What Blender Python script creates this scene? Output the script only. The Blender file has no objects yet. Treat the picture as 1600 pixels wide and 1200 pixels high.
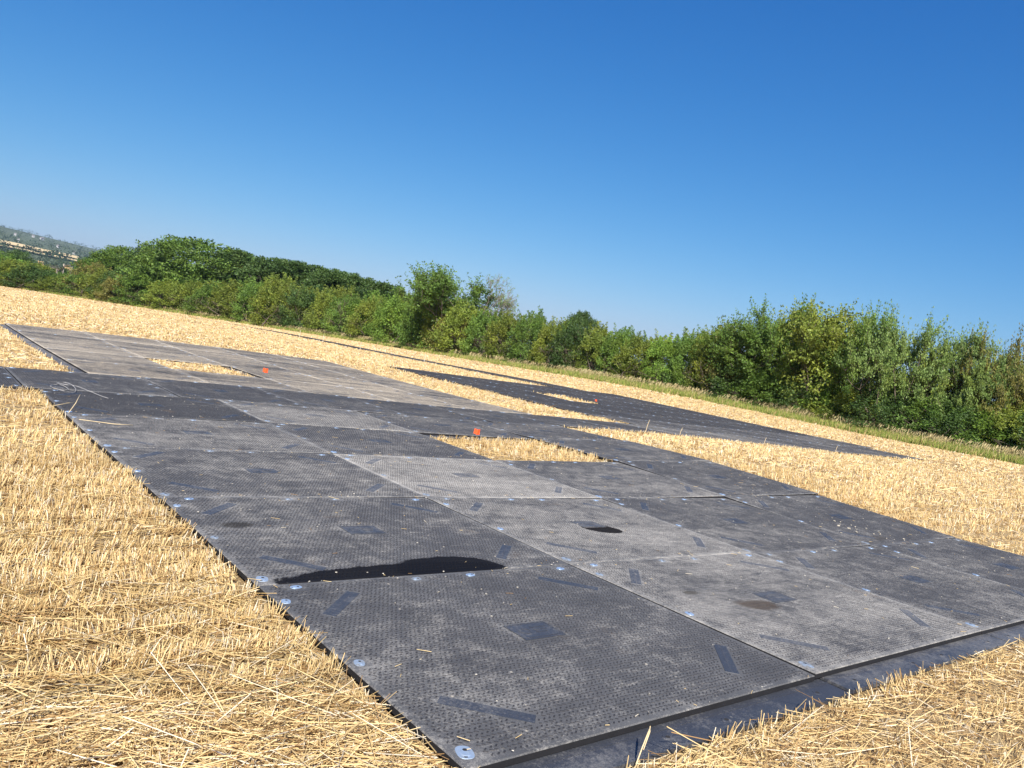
import bpy, math, random
import numpy as np
from mathutils import Matrix, Vector

# ------------------------------------------------------------------ camera
SC = bpy.context.scene
COL = SC.collection
FPX, CX, CY, H = 1214.0, -1.97925, -2.30580, 1.68      # focal length (px of 1600), viewer position
MW, ML = 2.69745, 2.25645                             # pitch of one mat (long side, short side)
PITCH, ROLL, YAW = .0415, .160, .688
_cy, _sy, _cp, _sp = math.cos(YAW), math.sin(YAW), math.cos(PITCH), math.sin(PITCH)
F3 = np.array([_sy*_cp, _cy*_cp, -_sp]); R0 = np.array([_cy, -_sy, 0.]); U0 = np.cross(R0, F3)
R3 = math.cos(ROLL)*R0 + math.sin(ROLL)*U0
U3 = -math.sin(ROLL)*R0 + math.cos(ROLL)*U0
VA = math.atan2(F3[1], F3[0])
cam_d = bpy.data.cameras.new('camera'); cam = bpy.data.objects.new('camera', cam_d); COL.objects.link(cam)
cam.matrix_world = Matrix(((R3[0], U3[0], -F3[0], CX), (R3[1], U3[1], -F3[1], CY), (R3[2], U3[2], -F3[2], H), (0, 0, 0, 1)))
cam_d.sensor_width = 36; cam_d.lens = 36*FPX/1600; cam_d.clip_start = .05; cam_d.clip_end = 20000
SC.camera = cam

# ------------------------------------------------------------------ light
SUN_AZ, SUN_EL = math.radians(-126), math.radians(40)
wd = bpy.data.worlds.new('World'); SC.world = wd; wd.use_nodes = True
nt = wd.node_tree; nt.nodes.clear()
sky = nt.nodes.new('ShaderNodeTexSky'); sky.sky_type = 'NISHITA'; sky.sun_disc = False
sky.sun_elevation = SUN_EL; sky.sun_rotation = math.atan2(math.cos(SUN_AZ), math.sin(SUN_AZ))
sky.air_density = 1.0; sky.dust_density = 1.0; sky.ozone_density = 3.0; sky.altitude = 100
bg = nt.nodes.new('ShaderNodeBackground'); bg.inputs[1].default_value = .08
wo = nt.nodes.new('ShaderNodeOutputWorld')
# the phone's colour rendering of the sky: one power curve per channel on the Sky Texture
sep = nt.nodes.new('ShaderNodeSeparateColor'); cmbs = nt.nodes.new('ShaderNodeCombineColor'); nt.links.new(sky.outputs[0], sep.inputs[0])
for _c, (_p, _m) in enumerate(((1.90, 2.15), (1.10, 1.18), (.68, 1.16))):
    m1 = nt.nodes.new('ShaderNodeMath'); m1.operation = 'MULTIPLY'; m1.inputs[1].default_value = .08; nt.links.new(sep.outputs[_c], m1.inputs[0])
    m2 = nt.nodes.new('ShaderNodeMath'); m2.operation = 'POWER'; m2.inputs[1].default_value = _p; nt.links.new(m1.outputs[0], m2.inputs[0])
    m3 = nt.nodes.new('ShaderNodeMath'); m3.operation = 'MULTIPLY'; m3.inputs[1].default_value = _m*7.18; nt.links.new(m2.outputs[0], m3.inputs[0])
    nt.links.new(m3.outputs[0], cmbs.inputs[_c])
nt.links.new(cmbs.outputs[0], bg.inputs[0]); nt.links.new(bg.outputs[0], wo.inputs[0])
sl = bpy.data.lights.new('sun', 'SUN'); sl.energy = 4.6; sl.angle = math.radians(.5); sl.color = (1, .95, .87)
sun = bpy.data.objects.new('sun', sl); COL.objects.link(sun)
sd = Vector((math.cos(SUN_AZ)*math.cos(SUN_EL), math.sin(SUN_AZ)*math.cos(SUN_EL), math.sin(SUN_EL)))
sun.rotation_euler = sd.to_track_quat('Z', 'Y').to_euler(); sun.location = (0, 0, 30)
SC.view_settings.view_transform = 'Standard'; SC.view_settings.look = 'None'
SC.view_settings.exposure = 0.88; SC.view_settings.gamma = 1
SC.view_settings.use_curve_mapping = False

rng = np.random.default_rng(7); random.seed(7)

# ------------------------------------------------------------------ helpers
def tag(o, label=None, cat=None, group=None, kind=None):
    if label: o['label'] = label
    if cat: o['category'] = cat
    if group: o['group'] = group
    if kind: o['kind'] = kind
    return o
def empty(name, loc=(0, 0, 0)):
    o = bpy.data.objects.new(name, None); o.location = loc; o.empty_display_size = .2; COL.objects.link(o); return o
def mesh_np(name, V, Q, mats, tint=None, midx=None, smooth=False, attrs=None):
    V = np.asarray(V, np.float32).reshape(-1, 3); Q = np.asarray(Q, np.int32)
    k = Q.shape[1]; me = bpy.data.meshes.new(name)
    me.vertices.add(len(V)); me.vertices.foreach_set('co', V.ravel())
    me.loops.add(Q.size); me.loops.foreach_set('vertex_index', Q.ravel())
    me.polygons.add(len(Q)); me.polygons.foreach_set('loop_start', np.arange(0, Q.size, k, dtype=np.int32))
    if midx is not None: me.polygons.foreach_set('material_index', np.asarray(midx, np.int32))
    me.polygons.foreach_set('use_smooth', np.full(len(Q), smooth, bool))
    me.update(calc_edges=True)
    for m in mats: me.materials.append(m)
    if tint is not None:
        a = me.color_attributes.new('tint', 'FLOAT_COLOR', 'POINT')
        c = np.ones((len(V), 4), np.float32); c[:, :3] = tint; a.data.foreach_set('color', c.ravel())
    for n, v in (attrs or {}).items():
        a = me.attributes.new(n, 'FLOAT', 'POINT'); a.data.foreach_set('value', np.asarray(v, np.float32))
    return me
def obj(name, me, parent=None):
    o = bpy.data.objects.new(name, me); COL.objects.link(o)
    if parent: o.parent = parent
    return o
class MB:
    """collects solids into one mesh"""
    def __init__(s): s.v = []; s.f = []; s.m = []
    def add(s, V, Fs, m=0):
        b = len(s.v); s.v += [tuple(p) for p in V]; s.f += [tuple(i+b for i in f) for f in Fs]; s.m += [m]*len(Fs); return s
    def box(s, x0, x1, y0, y1, z0, z1, m=0):
        V = [(x, y, z) for z in (z0, z1) for y in (y0, y1) for x in (x0, x1)]
        return s.add(V, [(0, 2, 3, 1), (4, 5, 7, 6), (0, 1, 5, 4), (2, 6, 7, 3), (0, 4, 6, 2), (1, 3, 7, 5)], m)
    def prism(s, P, z0, z1, m=0, taper=1.):
        n = len(P); c = np.mean(P, 0)
        V = [(p[0], p[1], z0) for p in P]+[(c[0]+(p[0]-c[0])*taper, c[1]+(p[1]-c[1])*taper, z1) for p in P]
        return s.add(V, [tuple(range(n, 2*n))]+[(i, (i+1) % n, n+(i+1) % n, n+i) for i in range(n)]+[tuple(range(n-1, -1, -1))], m)
    def tube(s, pts, rads, k=5, m=0):
        V = []; n = len(pts)
        for i, p in enumerate(pts):
            p = Vector(p); d = (Vector(pts[min(i+1, n-1)])-Vector(pts[max(i-1, 0)])).normalized()
            a = d.orthogonal().normalized(); b = d.cross(a)
            V += [p+(a*math.cos(t)+b*math.sin(t))*rads[i] for t in [2*math.pi*j/k for j in range(k)]]
        Fs = [(i*k+j, i*k+(j+1) % k, (i+1)*k+(j+1) % k, (i+1)*k+j) for i in range(n-1) for j in range(k)]
        Fs.append(tuple((n-1)*k+j for j in range(k)))
        return s.add(V, Fs, m)
    def mesh(s, name, mats, smooth=False):
        me = bpy.data.meshes.new(name); me.from_pydata(s.v, [], s.f)
        me.polygons.foreach_set('material_index', s.m); me.polygons.foreach_set('use_smooth', [smooth]*len(s.f))
        for m in mats: me.materials.append(m)
        me.update(); return me
    def build(s, name, mats, parent=None, smooth=False): return obj(name, s.mesh(name, mats, smooth), parent)
def parts_copy(root, name=None):
    r = root.copy(); COL.objects.link(r)
    for ch in list(root.children):
        c = ch.copy(); COL.objects.link(c); c.parent = r; c.matrix_parent_inverse = ch.matrix_parent_inverse.copy()
        for g in ch.children:
            d = g.copy(); COL.objects.link(d); d.parent = c
    return r
# node material helper
class NM:
    def __init__(s, name):
        s.m = bpy.data.materials.new(name); s.m.use_nodes = True; s.t = s.m.node_tree; s.t.nodes.clear()
        s.out = s.n('ShaderNodeOutputMaterial'); s.b = s.n('ShaderNodeBsdfPrincipled')
        s.l(s.b.outputs[0], s.out.inputs[0])
    def n(s, t, **k):
        x = s.t.nodes.new(t)
        for a, b in k.items(): setattr(x, a, b)
        return x
    def l(s, a, b): s.t.links.new(a, b)
    def put(s, x, i):
        if hasattr(x, 'is_output') or isinstance(x, bpy.types.NodeSocket): s.l(x, i)
        else: i.default_value = x if not isinstance(x, tuple) or len(x) == len(i.default_value) else (*x, 1)
    def math(s, op, a, b=0., clamp=False, c=0.):
        x = s.n('ShaderNodeMath', operation=op, use_clamp=clamp); s.put(a, x.inputs[0]); s.put(b, x.inputs[1]); s.put(c, x.inputs[2]); return x.outputs[0]
    def mix(s, f, a, b, blend='MIX'):
        x = s.n('ShaderNodeMix', data_type='RGBA', blend_type=blend); s.put(f, x.inputs[0]); s.put(a, x.inputs[6]); s.put(b, x.inputs[7]); return x.outputs[2]
    def noise(s, vec, scale, detail=3, rough=.55, dist=0.):
        x = s.n('ShaderNodeTexNoise'); s.l(vec, x.inputs['Vector']); x.inputs['Scale'].default_value = scale
        x.inputs['Detail'].default_value = detail; x.inputs['Roughness'].default_value = rough; x.inputs['Distortion'].default_value = dist
        return x.outputs[0]
    def ramp(s, f, lo, hi, a=0., b=1.):
        x = s.n('ShaderNodeMapRange'); x.clamp = True; s.put(f, x.inputs[0])
        for i, v in enumerate((lo, hi, a, b)): x.inputs[1+i].default_value = v
        return x.outputs[0]
    def attr(s, name, typ='GEOMETRY', out=0):
        x = s.n('ShaderNodeAttribute', attribute_type=typ, attribute_name=name); return x.outputs[out]
    def pos(s): return s.n('ShaderNodeNewGeometry').outputs['Position']
    def oco(s): return s.n('ShaderNodeTexCoord').outputs['Object']
    def scale(s, v, k):
        x = s.n('ShaderNodeVectorMath', operation='MULTIPLY'); s.l(v, x.inputs[0]); x.inputs[1].default_value = k; return x.outputs[0]
    def bump(s, h, strength=.3, dist=.01):
        x = s.n('ShaderNodeBump'); x.inputs['Strength'].default_value = strength; x.inputs['Distance'].default_value = dist
        s.l(h, x.inputs['Height']); s.l(x.outputs[0], s.b.inputs['Normal'])
    def set(s, **k):
        for a, v in k.items(): s.put(v, s.b.inputs[a.replace('_', ' ')])
        return s.m

# ------------------------------------------------------------------ ground shape
RB = np.array([[float(x) for x in r.split(',')] for r in """-0.085,2.470,0.00732;-1.699,3.670,-0.00672;-2.319,4.544,0.00130;1.115,3.565,-0.00547;-0.439,4.171,-0.01824;-1.315,4.800,0.04230;-1.830,5.340,0.02112;-2.159,5.794,0.04338;1.622,4.356,0.00990;0.347,4.694,-0.00039;-0.546,5.127,0.05183;-1.151,5.552,-0.14389;-1.569,5.939,-0.27681;1.893,4.953,-0.00346;0.849,5.163,-0.01777;0.023,5.465,0.03996;-0.598,5.793,-0.17243;1.186,5.569,0.02185;0.444,5.787,0.00389;1.442,5.949,-0.04224;1.024,6.042,-0.02086;1.281,6.380,-0.03344;2.181,5.850,-0.05643;2.145,6.252,0.03259;-0.239,6.517,-0.06726;-0.671,7.164,0.07018;-0.134,6.863,0.05751;1.779,6.924,-0.16599;1.226,6.730,0.03317;0.650,8.073,0.06263;-0.515,8.593,-0.02065;-1.999,8.057,-0.00938;-0.091,7.965,0.00925;-0.483,7.940,-0.01919;1.596,6.321,0.16132;0.794,6.504,-0.00697;2.345,7.571,-0.06885;1.852,7.616,0.21147;1.342,7.700,-0.06662;0.002,8.324,-0.00430;-0.815,6.861,-0.24030;-1.305,7.245,0.00836;-1.650,7.586,0.02203;-1.328,6.016,0.27994;-0.886,6.186,0.30557;0.486,7.325,0.07139;0.749,7.573,-0.10217;-1.290,8.259,0.06292;-1.586,8.164,-0.04014;0.006,8.754,0.00075;0.473,9.112,-0.04338;0.671,9.294,0.00990;0.992,9.637,0.01641;1.300,10.041,0.00810;1.591,10.520,-0.06231;-2.354,8.820,0.01180;-1.854,8.872,0.00282;-1.281,9.042,-0.04391;-0.647,9.306,0.05675;0.014,9.689,-0.01323;0.676,10.228,0.00184;1.301,10.838,0.01101;1.868,11.387,0.02662;2.363,11.826,-0.02115;2.000,8.459,-0.03681;2.400,9.099,-0.00759;1.600,9.099,0.00291;2.400,10.000,-0.00590;1.800,10.000,0.03469;-3.000,6.657,-0.00224;-3.000,4.621,-0.00503;3.000,6.657,0.02064;3.000,4.621,0.00566;3.200,9.099,0.01142;-3.200,9.099,-0.00265""".split(';')])
GY = np.array([-60., 90, 120, 161.6, 201.5, 222, 236, 246]); GX = np.array([47.5, 47.5, 44.6, 34.9, 17.9, 0, -30, -80])
def edge_x(y): return np.interp(y, GY, GX)            # field edge: x of the verge at y
GA = np.array([-1.2, -.75, -.589, -.463, -.320, -.162, .004, .169, .325, .467, .591, .75, 1.1])
GD = np.array([52., 50.5, 52.9, 54.2, 58.5, 65.9, 78.3, 99.7, 131.2, 168., 204.8, 230, 240])
def afit(az, lnD):
    az = np.clip(az, -.9, .9); lnD = np.clip(lnD, math.log(2.4), 5.35)
    p = np.stack([az/.25, lnD/.45], -1)
    return (np.exp(-.5*((p[..., None, :]-RB[:, :2])**2).sum(-1))*RB[:, 2]).sum(-1)
PD = np.array([300., 420, 650, 1100, 1800, 2600, 4000, 5200, 9000]); PA = np.array([-.03, -.02, -.004, .013, .0262, .0345, .0455, .035, -.02])
def zt(x, y):
    x = np.asarray(x, float); y = np.asarray(y, float)
    D = np.hypot(x-CX, y-CY)+1e-6; az = (np.arctan2(y-CY, x-CX)-VA+np.pi) % (2*np.pi)-np.pi
    fade = np.clip((1.35-np.abs(az))/.4, 0, 1)
    Dg = np.interp(az, GA, GD)
    z = afit(az, np.log(np.minimum(D, Dg+3)))*np.minimum(D, Dg+3)*fade
    s = np.interp(az, [-1.2, -.6, 0, .45, .49, .6, 1.2], [.05, .08, .3, .75, .84, 1., 1.])*fade
    far = np.interp(np.log(D), np.log(PD), PA)*D*s
    t = np.clip((np.log(D)-np.log(Dg+15))/(np.log(330)-np.log(Dg+15)), 0, 1); t = t*t*(3-2*t)
    return z*(1-t)+far*t
def zg(x, y): return zt(x, y)-.062                     # bare ground under the mats' level
def at(u, D, v=None):
    """place on the ground at distance D on the bearing of photo column u (v only refines the bearing)"""
    v = (406+.155*u) if v is None else v
    d = F3+R3*(u-800)/FPX+U3*(600-v)/FPX; h = math.hypot(d[0], d[1])
    return CX+d[0]/h*D, CY+d[1]/h*D, d[2]/h
def azu(u):
    x, y, _ = at(u, 10); return math.atan2(y-CY, x-CX)-VA
def dedge(u): return float(np.interp(azu(u), GA, GD))

# ------------------------------------------------------------------ mats layout (grid units: i along long side, j along short side)
MATS = []                                             # (i0, j0, rotated, zone, col, row)
for r in range(5):
    for c in range(4):
        if (c, r) != (2, 3): MATS.append((c, 4.02 if r > 3 else r, False, 'front', c, r))
for k in range(-4, 5): MATS.append((1.62+.84*k, 5.04, True, 'road', k+4, 0))
for r in range(5):
    for c in range(5):
        if (c, r) != (1, 1): MATS.append((.44+.84*c, 6.24+1.2*r, True, 'dusty', c, r))
for c in range(7): MATS.append((5.82+.84*c, 5.04, True, 'far', c, 0))
for r in range(1, 7):
    for c in range(7):
        if (c, r) != (2, 4): MATS.append((6.30+.84*c, 5.04+1.2*r, True, 'far', c, r))
for r in range(30): MATS.append((10.5, 13.44+1.2*r, True, 'lane', 0, r))
def rect(m):
    w, l = (.8365, 1.1955) if m[2] else (1, 1)
    return m[0]*MW, (m[0]+w)*MW, m[1]*ML, (m[1]+l)*ML
RECTS = np.array([rect(m) for m in MATS])
def under_mat(x, y, pad=0.):
    r = np.zeros(len(x), bool)
    for (x0, x1, y0, y1), m in zip(RECTS, MATS):
        fy = .2 if not m[2] else 0; fx = .2 if m[2] else 0
        r |= (x > x0-pad-fx) & (x < x1+pad) & (y > y0-pad-fy) & (y < y1+pad)
    return r

# ------------------------------------------------------------------ materials
def mat_ground():
    n = NM('field_soil'); p = n.pos(); off = n.attr('off', out=2)
    straw = n.mix(n.noise(n.scale(p, (1, 2.4, 1)), 3.0, 6, .65), (.13, .085, .04, 1), (.44, .31, .15, 1))
    straw = n.mix(n.ramp(n.noise(n.scale(p, (.25, 1.6, 1)), .55, 4), .35, .7), straw, (.50, .36, .18, 1))
    grass = n.mix(n.noise(p, 1.2, 4), (.08, .09, .025, 1), (.24, .21, .07, 1))
    wood = n.mix(n.noise(p, .02, 6, .7), (.035, .055, .02, 1), (.10, .12, .045, 1))
    f1 = n.ramp(n.math('ADD', off, n.math('MULTIPLY', n.noise(p, .8, 3), 1.2)), .4, .9)
    f2 = n.ramp(off, 14, 30)
    n.bump(n.noise(n.scale(p, (1, 3, 1)), 22, 5, .7), .9, .03)
    return n.set(Base_Color=n.mix(f2, n.mix(f1, straw, grass), wood), Roughness=.95)
def mat_tint(name, rough=.7, transl=0., spec=.3, obcol=None, hue=None):
    n = NM(name); c = n.attr('tint')
    if obcol: c = n.mix(1., c, n.attr(obcol, 'OBJECT', 1), 'MULTIPLY')
    if hue: c = n.mix(n.ramp(n.noise(n.pos(), hue[0], 4, .6), .45, .72), c, n.mix(1., c, hue[1], 'MULTIPLY'))
    n.set(Base_Color=c, Roughness=rough, Specular_IOR_Level=spec)
    if transl:
        tr = n.n('ShaderNodeBsdfTranslucent'); n.l(c, tr.inputs[0]); mx = n.n('ShaderNodeMixShader'); mx.inputs[0].default_value = transl
        n.l(n.b.outputs[0], mx.inputs[1]); n.l(tr.outputs[0], mx.inputs[2]); n.l(mx.outputs[0], n.out.inputs[0])
    return n.m
def mat_plain(name, col, rough=.6, metal=0., spec=.5, var=.25, vs=8.):
    n = NM(name); k = n.ramp(n.noise(n.oco(), vs, 4, .6), .3, .7, 1-var, 1+var)
    return n.set(Base_Color=n.mix(1., (*col, 1), n.math('MULTIPLY', k, 1.), 'MULTIPLY'), Roughness=rough, Metallic=metal, Specular_IOR_Level=spec)
HXE, HYE = MW/2, ML/2
def mat_rubber(name, studs=False, stains=(), smooth=False):
    """black rubber with a film of field dust; 'dust' and 'warm' are set on each mat"""
    n = NM(name); p = n.pos(); o = n.oco()
    d = n.attr('dust', 'OBJECT', 2); wm = n.attr('warm', 'OBJECT', 2); seed = n.attr('seed', 'OBJECT', 2)
    op = n.n('ShaderNodeVectorMath', operation='ADD'); n.l(o, op.inputs[0]); cmb = n.n('ShaderNodeCombineXYZ'); n.l(seed, cmb.inputs[0]); n.l(seed, cmb.inputs[1])
    n.l(cmb.outputs[0], op.inputs[1]); o2 = op.outputs[0]
    big = n.noise(o2, .8, 3, .55, .6); med = n.noise(o2, 5.5, 5, .68, .3); fine = n.noise(o2, 95, 2, .8)
    streak = n.noise(n.scale(p, (.30, 1.3, 1)), .85, 5, .6, .5)
    s = n.math('ADD', n.math('MULTIPLY', big, .5), n.math('MULTIPLY', med, .85))
    s = n.math('ADD', s, n.math('MULTIPLY', fine, .6)); s = n.math('ADD', s, n.math('MULTIPLY', streak, n.math('MULTIPLY_ADD', wm, .9, c=.45)))
    # s is about 1.3 on average; dust shifts where the film starts
    f = n.math('MULTIPLY_ADD', n.math('SUBTRACT', s, n.math('MULTIPLY_ADD', wm, .45, c=1.38)), 1.75, c=d, clamp=False)
    ax = n.n('ShaderNodeSeparateXYZ'); n.l(o, ax.inputs[0])
    ed = n.math('MAXIMUM', n.ramp(n.math('ABSOLUTE', ax.outputs[0]), HXE-.16, HXE), n.ramp(n.math('ABSOLUTE', ax.outputs[1]), HYE-.20, HYE))
    f = n.math('ADD', f, n.math('MULTIPLY', ed, n.ramp(n.noise(o2, 2.6, 4, .7), .45, .75, .0, .34)))
    f = n.math('ADD', f, n.math('MULTIPLY', n.math('SUBTRACT', n.noise(o2, 42, 4, .75), .5), 1.35))
    sc = n.noise(n.scale(o2, (1.2, 7.5, 1)), 2.2, 4, .7, .8); f = n.math('ADD', f, n.math('MULTIPLY', n.ramp(sc, .60, .70), .40)); f = n.math('SUBTRACT', f, n.math('MULTIPLY', n.ramp(sc, .42, .34), .20))
    f = n.ramp(f, 0, 1)
    g = n.ramp(n.noise(o2, 230, 2, .9), .36, .66, .62, 1.5)
    if studs: f = n.math('MULTIPLY', f, .35)
    if smooth: f = n.math('MULTIPLY', f, .42)
    ccol = n.mix(wm, (.365, .355, .33, 1), (.50, .43, .325, 1))
    rub = n.mix(n.ramp(n.noise(o2, 2.2, 4), .3, .7), (.062, .063, .066, 1), (.108, .108, .109, 1))
    if smooth: rub = (.042, .046, .057, 1)
    if studs: rub = (.030, .030, .034, 1)
    rub = n.mix(1., rub, n.ramp(d, .0, .38, .64, 1.), 'MULTIPLY')
    c = n.mix(f, rub, ccol)
    c = n.mix(1., c, g, 'MULTIPLY')
    # chips of pale chalk and straw dust
    vo = n.n('ShaderNodeTexVoronoi'); n.l(o2, vo.inputs['Vector']); vo.inputs['Scale'].default_value = 9
    sp = n.math('MULTIPLY', n.ramp(vo.outputs['Distance'], .05, .11, 1, 0), n.ramp(n.noise(o2, 3.1, 2), .52, .6))
    pc = n.math('MULTIPLY', n.ramp(n.noise(o2, 7.3, 6, .72), .66, .74), n.ramp(n.noise(o2, 1.1, 2), .5, .62))
    c = n.mix(n.math('MULTIPLY', n.math('MAXIMUM', sp, pc), .55), c, (.50, .46, .39, 1))
    br = n.math('MULTIPLY', n.ramp(n.noise(o2, 1.9, 4, .6, .5), .66, .78), .45)
    c = n.mix(br, c, (.15, .105, .065, 1))
    rough = n.math('MULTIPLY_ADD', f, .22, c=.72 if not smooth else .52)
    mks = None
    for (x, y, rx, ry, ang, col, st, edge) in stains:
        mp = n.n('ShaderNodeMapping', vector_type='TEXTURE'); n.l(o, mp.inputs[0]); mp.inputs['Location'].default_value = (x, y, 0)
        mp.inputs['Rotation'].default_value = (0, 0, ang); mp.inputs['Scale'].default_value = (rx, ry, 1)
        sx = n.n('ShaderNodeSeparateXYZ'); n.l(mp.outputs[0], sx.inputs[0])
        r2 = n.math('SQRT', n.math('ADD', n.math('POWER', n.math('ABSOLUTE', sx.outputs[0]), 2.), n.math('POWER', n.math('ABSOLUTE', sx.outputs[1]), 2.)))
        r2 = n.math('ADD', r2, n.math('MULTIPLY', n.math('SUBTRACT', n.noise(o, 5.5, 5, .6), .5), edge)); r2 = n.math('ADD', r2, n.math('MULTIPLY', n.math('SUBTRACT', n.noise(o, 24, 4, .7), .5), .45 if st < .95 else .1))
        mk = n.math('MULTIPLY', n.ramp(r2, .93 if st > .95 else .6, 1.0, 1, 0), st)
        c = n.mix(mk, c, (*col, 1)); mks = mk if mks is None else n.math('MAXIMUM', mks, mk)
    n.bump(n.noise(o2, 140, 3, .7), .35, .002)
    sp_ = .45 if smooth else .25
    if stains: sp_ = n.math('MULTIPLY_ADD', mks, -.17, c=.25)
    return n.set(Base_Color=c, Roughness=rough, Specular_IOR_Level=sp_)
M_ground = mat_ground()
M_straw = mat_tint('dry_straw', .62, .25, .35)
M_grass = mat_tint('verge_grass', .7, .3, .3)
M_deck = mat_rubber('dusty_rubber'); M_stud = mat_rubber('stud_rubber', True)
M_smooth = mat_rubber('smooth_rubber', smooth=True)
M_side = mat_plain('rubber_edge', (.014, .014, .016), .75, 0, .3)
n = NM('galvanised_steel'); _ri = n.n('ShaderNodeObjectInfo').outputs['Random']; _d = n.math('MULTIPLY', n.ramp(_ri, .25, .8), n.ramp(n.noise(n.oco(), 24, 4, .7), .35, .62, .25, 1))
M_steel = n.set(Base_Color=n.mix(_d, (.48, .62, .78, 1), (.17, .165, .155, 1)), Metallic=n.math('MULTIPLY_ADD', _d, -.5, c=.7), Roughness=n.math('MULTIPLY_ADD', _d, .25, c=.52))
M_hole = mat_plain('dark_socket', (.02, .018, .016), .8)
M_bark = mat_plain('bark', (.13, .105, .08), .9, 0, .2, .4, 3)
M_pale = mat_plain('weathered_wood', (.32, .28, .23), .9, 0, .2, .3, 3)
M_twig = mat_plain('grey_twigs', (.19, .165, .135), .9, 0, .2, .3, 3)
M_leaf = mat_tint('foliage', .55, .38, .35, 'leafcol', (.55, (1.3, 1.1, .8, 1)))
M_orange = mat_plain('orange_flag', (.85, .10, .025), .6, 0, .3, .1)
M_wire = mat_plain('steel_wire', (.25, .24, .22), .5, .6)
M_peg = mat_plain('white_cane', (.60, .55, .44), .6, 0, .4, .1)

# ------------------------------------------------------------------ ground sheet
def build_ground():
    fine = np.radians(np.arange(-50, 50.01, .4)); coarse = np.radians(np.arange(54, 310, 4))
    ang = np.concatenate([fine, coarse]); na = len(ang)
    rad = np.concatenate([[.25], np.exp(np.linspace(math.log(.8), math.log(6400), 245))]); nr = len(rad)
    A, Rr = np.meshgrid(ang+VA, rad, indexing='xy')
    X = CX+Rr*np.cos(A); Y = CY+Rr*np.sin(A); Z = zg(X, Y)
    D = Rr; Z = Z-.0*D
    bumpy = (np.sin(X*.9+np.sin(Y*.7))*np.sin(Y*1.3+1)*.010)*np.clip(D/4, 0, 1)
    V = np.stack([X, Y, Z+np.where(under_mat(X.ravel(), Y.ravel(), .3).reshape(X.shape), -.012, bumpy)], -1).reshape(-1, 3)
    off = (X-edge_x(Y)).ravel()
    idx = np.arange(nr*na).reshape(nr, na); nx = np.roll(idx, -1, 1)
    Q = np.stack([idx[:-1], nx[:-1], nx[1:], idx[1:]], -1).reshape(-1, 4)
    Q = Q[:, ::-1]
    c = len(V); V = np.vstack([V, [[CX, CY, -.062]]]); off = np.append(off, -50)
    Q2 = np.stack([np.full(na, c), idx[0], nx[0], nx[0]], -1)
    me = mesh_np('ground', V, Q, [M_ground], attrs={'off': off}, smooth=True)
    o = obj('ground', me); tag(o, kind='structure')
    # flip if normals point down
    if me.polygons[0].normal.z < 0: me.flip_normals()
build_ground()

# ------------------------------------------------------------------ straw and grass
def ribbons(P, T, Lw, Wd, tint, bend=0., normal=None, taper=.6):
    """one curved blade (2 quads) each: base P, direction T (unit), length, width"""
    n_ = len(P); rnd = rng.normal(size=(n_, 3)) if normal is None else normal
    S = np.cross(T, rnd); S /= np.linalg.norm(S, axis=1)[:, None]+1e-9
    Bd = np.cross(S, T); mid = P+T*(Lw*.55)[:, None]+Bd*(bend*Lw*.25)[:, None]; top = P+T*Lw[:, None]
    h = (Wd*.5)[:, None]
    V = np.stack([P-S*h, P+S*h, mid-S*h*.9, mid+S*h*.9, top-S*h*taper, top+S*h*taper], 1).reshape(-1, 3)
    b = np.arange(n_)[:, None]*6
    Q = np.concatenate([b+[0, 1, 3, 2], b+[2, 3, 5, 4]], 1).reshape(-1, 4)
    return V, Q, np.repeat(tint, 6, 0)
def prisms(P, T, Lw, Wd, tint, k=3):
    n_ = len(P); rnd = rng.normal(size=(n_, 3)); S = np.cross(T, rnd); S /= np.linalg.norm(S, axis=1)[:, None]+1e-9; B = np.cross(T, S)
    V = []
    for e, tp in ((0., 1.), (1., .8)):
        c = P+T*(Lw*e)[:, None]
        for j in range(k):
            a = 2*math.pi*j/k; V.append(c+(S*math.cos(a)+B*math.sin(a))*(Wd*.5*tp)[:, None])
    V = np.stack(V, 1).reshape(-1, 3); b = np.arange(n_)[:, None]*2*k
    Q = np.concatenate([b+[j, (j+1) % k, k+(j+1) % k, k+j] for j in range(k)], 1).reshape(-1, 4)
    return V, Q, np.repeat(tint, 2*k, 0)
def merge(L):
    V, Q, T, b = [], [], [], 0
    for v, q, t in L: V.append(v); Q.append(q+b); T.append(t); b += len(v)
    return np.vstack(V), np.vstack(Q), np.vstack(T)
def sector(r0, r1, dens, half=math.radians(44)):
    n_ = int(dens*half*(r1*r1-r0*r0)); r = np.sqrt(rng.uniform(r0*r0, r1*r1, n_)); a = rng.uniform(-half, half, n_)+VA
    return CX+r*np.cos(a), CY+r*np.sin(a), r
def strawcol(n_, lo=.0, brown=.25):
    k = rng.uniform(0, 1, n_)[:, None]; c = (1-k)*np.array([.66, .47, .20])+k*np.array([.86, .69, .37])
    d = rng.uniform(0, 1, n_) < brown; c[d] = np.array([.42, .26, .11])*rng.uniform(.7, 1.15, d.sum())[:, None]
    w = rng.uniform(0, 1, n_) < .12; c[w] = np.array([.88, .79, .60])
    return c
def unit(v): return v/np.linalg.norm(v, axis=1)[:, None]
def wob(x, y, s, ph=0.): return np.sin(x*s*.37+1.3*np.sin(y*s*.9+ph)+ph)*np.sin(y*s+.8*np.sin(x*s*.31+ph*2))
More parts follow.
